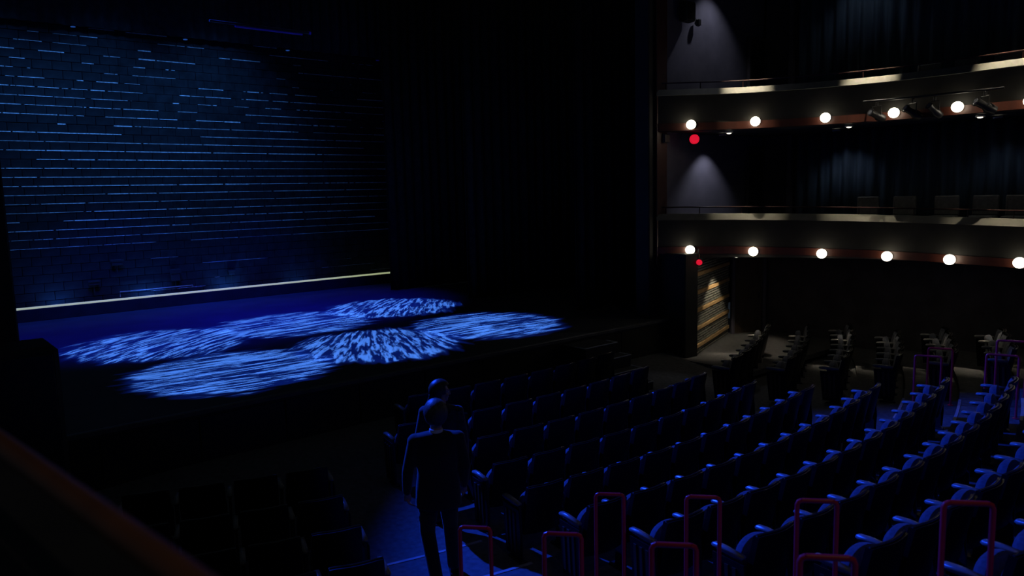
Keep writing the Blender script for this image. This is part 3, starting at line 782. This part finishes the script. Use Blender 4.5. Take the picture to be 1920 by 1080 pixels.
def hair_cap(R, cut, grow, name, m, parent, extra=None):
    # cap over the skull that leaves the face free
    mb = MB(); mb.ellipsoid((0, -.016, .028), (.078+grow, .099+grow, .098+grow), 28, 20)
    bm = bmesh.new(); me = bpy.data.meshes.new('t'); me.from_pydata(mb.v, [], mb.f); bm.from_mesh(me)
    rm = [v for v in bm.verts if cut(v.co)]
    bmesh.ops.delete(bm, geom=rm, context='VERTS')
    for v in bm.verts: v.co *= 1+random.uniform(-.008, .008)
    bmesh.ops.solidify(bm, geom=list(bm.faces), thickness=-.02)
    bm.transform(R); bm.to_mesh(me); bm.free(); me.materials.append(m)
    for p in me.polygons: p.use_smooth = True
    o = link(name, me, parent); return o
def tree(o, kids):
    for k in kids: k.parent = o

def build_person(loc, rz, sc, label, J):
    root = empty('person', loc, rz, label, 'person'); root.scale = (sc, sc, sc)
    sh, el, wr, hd = J['sh'], J['el'], J['wr'], J['hd']; hip, kn, an = J['hip'], J['kn'], J['an']
    body = MB()
    R = head(body, J['head'], J['yaw'], J.get('hs', 1.0))
    chain(body, [(0, -.015, 1.38), (0, -.012, 1.50), Vector(J['head'])+Vector((0, -.01, -.06))], [.08, .058, .054])
    body.tube([(0, 0, .92), (0, 0, 1.10), (0, .0, 1.30), (0, -.01, 1.42)], [(.15, .10), (.13, .09), (.16, .105), (.15, .085)], 18)
    for s_ in (0, 1):
        chain(body, [sh[s_], el[s_], wr[s_]], [.050, .040, .027]); hand(body, wr[s_], hd[s_], -1 if s_ == 0 else 1)
        chain(body, [hip[s_], kn[s_], an[s_]], [.085, .058, .042])
        a = Vector(an[s_]); chain(body, [a, a+Vector((0, .06, -.045)), a+Vector((0, .15, -.06))], [.035, .035, .026])
    b = remesh(body.build('body', m_skin, root), .0065, 3)
    eyes = MB()
    for s_ in (-1, 1): eyes.ellipsoid((s_*.031, .078, .0), (.012, .010, .010), 12, 8, R)
    eyes.build('eyes', m_eye, root, (0, 0, 0), True)
    jk = MB(); k = J['coat']
    jk.tube([(0, 0, k['hem']), (0, -.005, .95), (0, -.005, 1.12), (0, -.005, 1.30), (0, -.008, 1.42), (0, -.01, 1.505)],
            [(k['w']*1.08, .15), (k['w']*1.04, .15), (k['w']*.93, .135), (k['w']*1.06, .145), (k['w']*1.02, .115), (.078, .074)], 26)
    for s_ in (0, 1):
        a = Vector(sh[s_]); jk.ellipsoid(tuple(a+Vector((0, 0, .0))), (.075, .075, .062), 14, 10)
        jk.tube([(0, -.01, 1.455), tuple(a*.5+Vector((0, -.01, 1.465))*.5), tuple(a+Vector((0, 0, .012)))], [(.06, .085), (.058, .085), (.05, .075)], 16)
        e_, w_ = Vector(el[s_]), Vector(wr[s_])
        chain(jk, [a, a.lerp(e_, .5), e_, e_.lerp(w_, .55), w_.lerp(e_, .08)], [.070, .064, .057, .051, .043])
    j = remesh(jk.build('jacket', k['m'], root), .011, 7)
    tr = MB()
    tr.ellipsoid((0, 0, .93), (.165, .115, .12), 20, 12)
    for s_ in (0, 1):
        a, b_, c_ = Vector(hip[s_]), Vector(kn[s_]), Vector(an[s_])
        chain(tr, [a, a.lerp(b_, .5), b_, b_.lerp(c_, .5), c_+Vector((0, -.005, .0))], [.105, .094, .076, .070, .066])
    remesh(tr.build('trousers', m_suit, root), .011, 6)
    for s_ in (0, 1):
        a = Vector(an[s_]); x, y = a.x, a.y; z = a.z-.085
        shoe = MB(); shoe.tube([(x, y-.06, z+.045), (x, y+.02, z+.05), (x, y+.12, z+.037), (x, y+.20, z+.026)], [(.042, .034), (.045, .042), (.034, .046), (.018, .03)], 14)
        shoe.build('shoe', m_shoe, root, (0, 0, 0), True)
        MB().prism([(x-.04, y-.10), (x+.04, y-.10), (x+.048, y+.10), (x+.03, y+.22), (x-.03, y+.22), (x-.048, y+.10)], z, z+.016, 'xy').build('sole', m_shoe, root)
    return root, R

# front figure: suit, white collar, short grey hair, seen from behind in mid stride
JM = dict(head=(0, .015, 1.655), yaw=math.radians(4), hs=1.06,
          sh=[(-.205, -.01, 1.425), (.205, -.01, 1.425)], el=[(-.285, -.05, 1.14), (.265, -.02, 1.14)], wr=[(-.300, .045, .89), (.255, .10, .90)],
          hd=[(.05, .25, -1), (-.05, .3, -1)], hip=[(-.09, 0, .92), (.09, 0, .92)], kn=[(-.12, .0, .50), (.11, .10, .52)], an=[(-.06, -.20, .115), (.13, .14, .085)],
          coat=dict(hem=.76, w=.208, m=m_suit))
mx, my, mz = 4.12, 6.16, zfloor(math.hypot(4.12-CX, 6.16-CY))
man, R = build_person((mx, my, mz), -math.radians(31), 1.05, 'person in dark suit with white collar and short grey hair, walking down the aisle', JM)
hair_cap(R, lambda c: c.z < -.062 or (c.y > .03 and c.z < .055) or (c.y > -.02 and c.z < .0), .012, 'hair', m_ghair, man)
MB().tube([(0, -.014, 1.468), (0, -.012, 1.528)], [(.070, .068), (.064, .064)], 22).build('shirt_collar', m_shirt, man, (0, 0, 0), True)

# second figure, ahead: dark patterned jacket, dark hair tied back, face turned to the right
JW = dict(head=(.0, .02, 1.645), yaw=-math.radians(68), hs=1.0,
          sh=[(-.195, -.01, 1.42), (.195, -.01, 1.42)], el=[(-.265, -.02, 1.15), (.255, -.03, 1.14)], wr=[(-.265, .06, .90), (.270, .02, .88)],
          hd=[(.05, .2, -1), (.03, .12, -1)], hip=[(-.09, 0, .92), (.09, 0, .92)], kn=[(-.10, .08, .50), (.10, .02, .50)], an=[(-.10, .10, .085), (.10, -.12, .10)],
          coat=dict(hem=.82, w=.20, m=m_jack))
wx_, wy_ = 4.88, 7.17
wom, R2 = build_person((wx_, wy_, zfloor(math.hypot(wx_-CX, wy_-CY))), -math.radians(42), 1.0, 'person in dark patterned jacket with tied back hair, looking right beside the front seats', JW)
hair_cap(R2, lambda c: c.z < -.06 or (c.y > .045 and c.z < .07) or (c.y > .0 and c.z < -.01), .012, 'hair', m_dhair, wom)
bun = MB(); bun.ellipsoid((0, -.118, -.035), (.034, .032, .036), 14, 10, R2); bun.tube([tuple(R2 @ Vector(q)) for q in ((0, -.12, -.05), (.0, -.145, -.10), (.0, -.14, -.16))], [.03, .027, .012], 12)
bun.build('ponytail', m_dhair, wom, (0, 0, 0), True)
MB().tube([(0, -.012, 1.455), (0, -.008, 1.51)], [(.078, .074), (.070, .066)], 22).build('jacket_collar', m_jack, wom, (0, 0, 0), True)
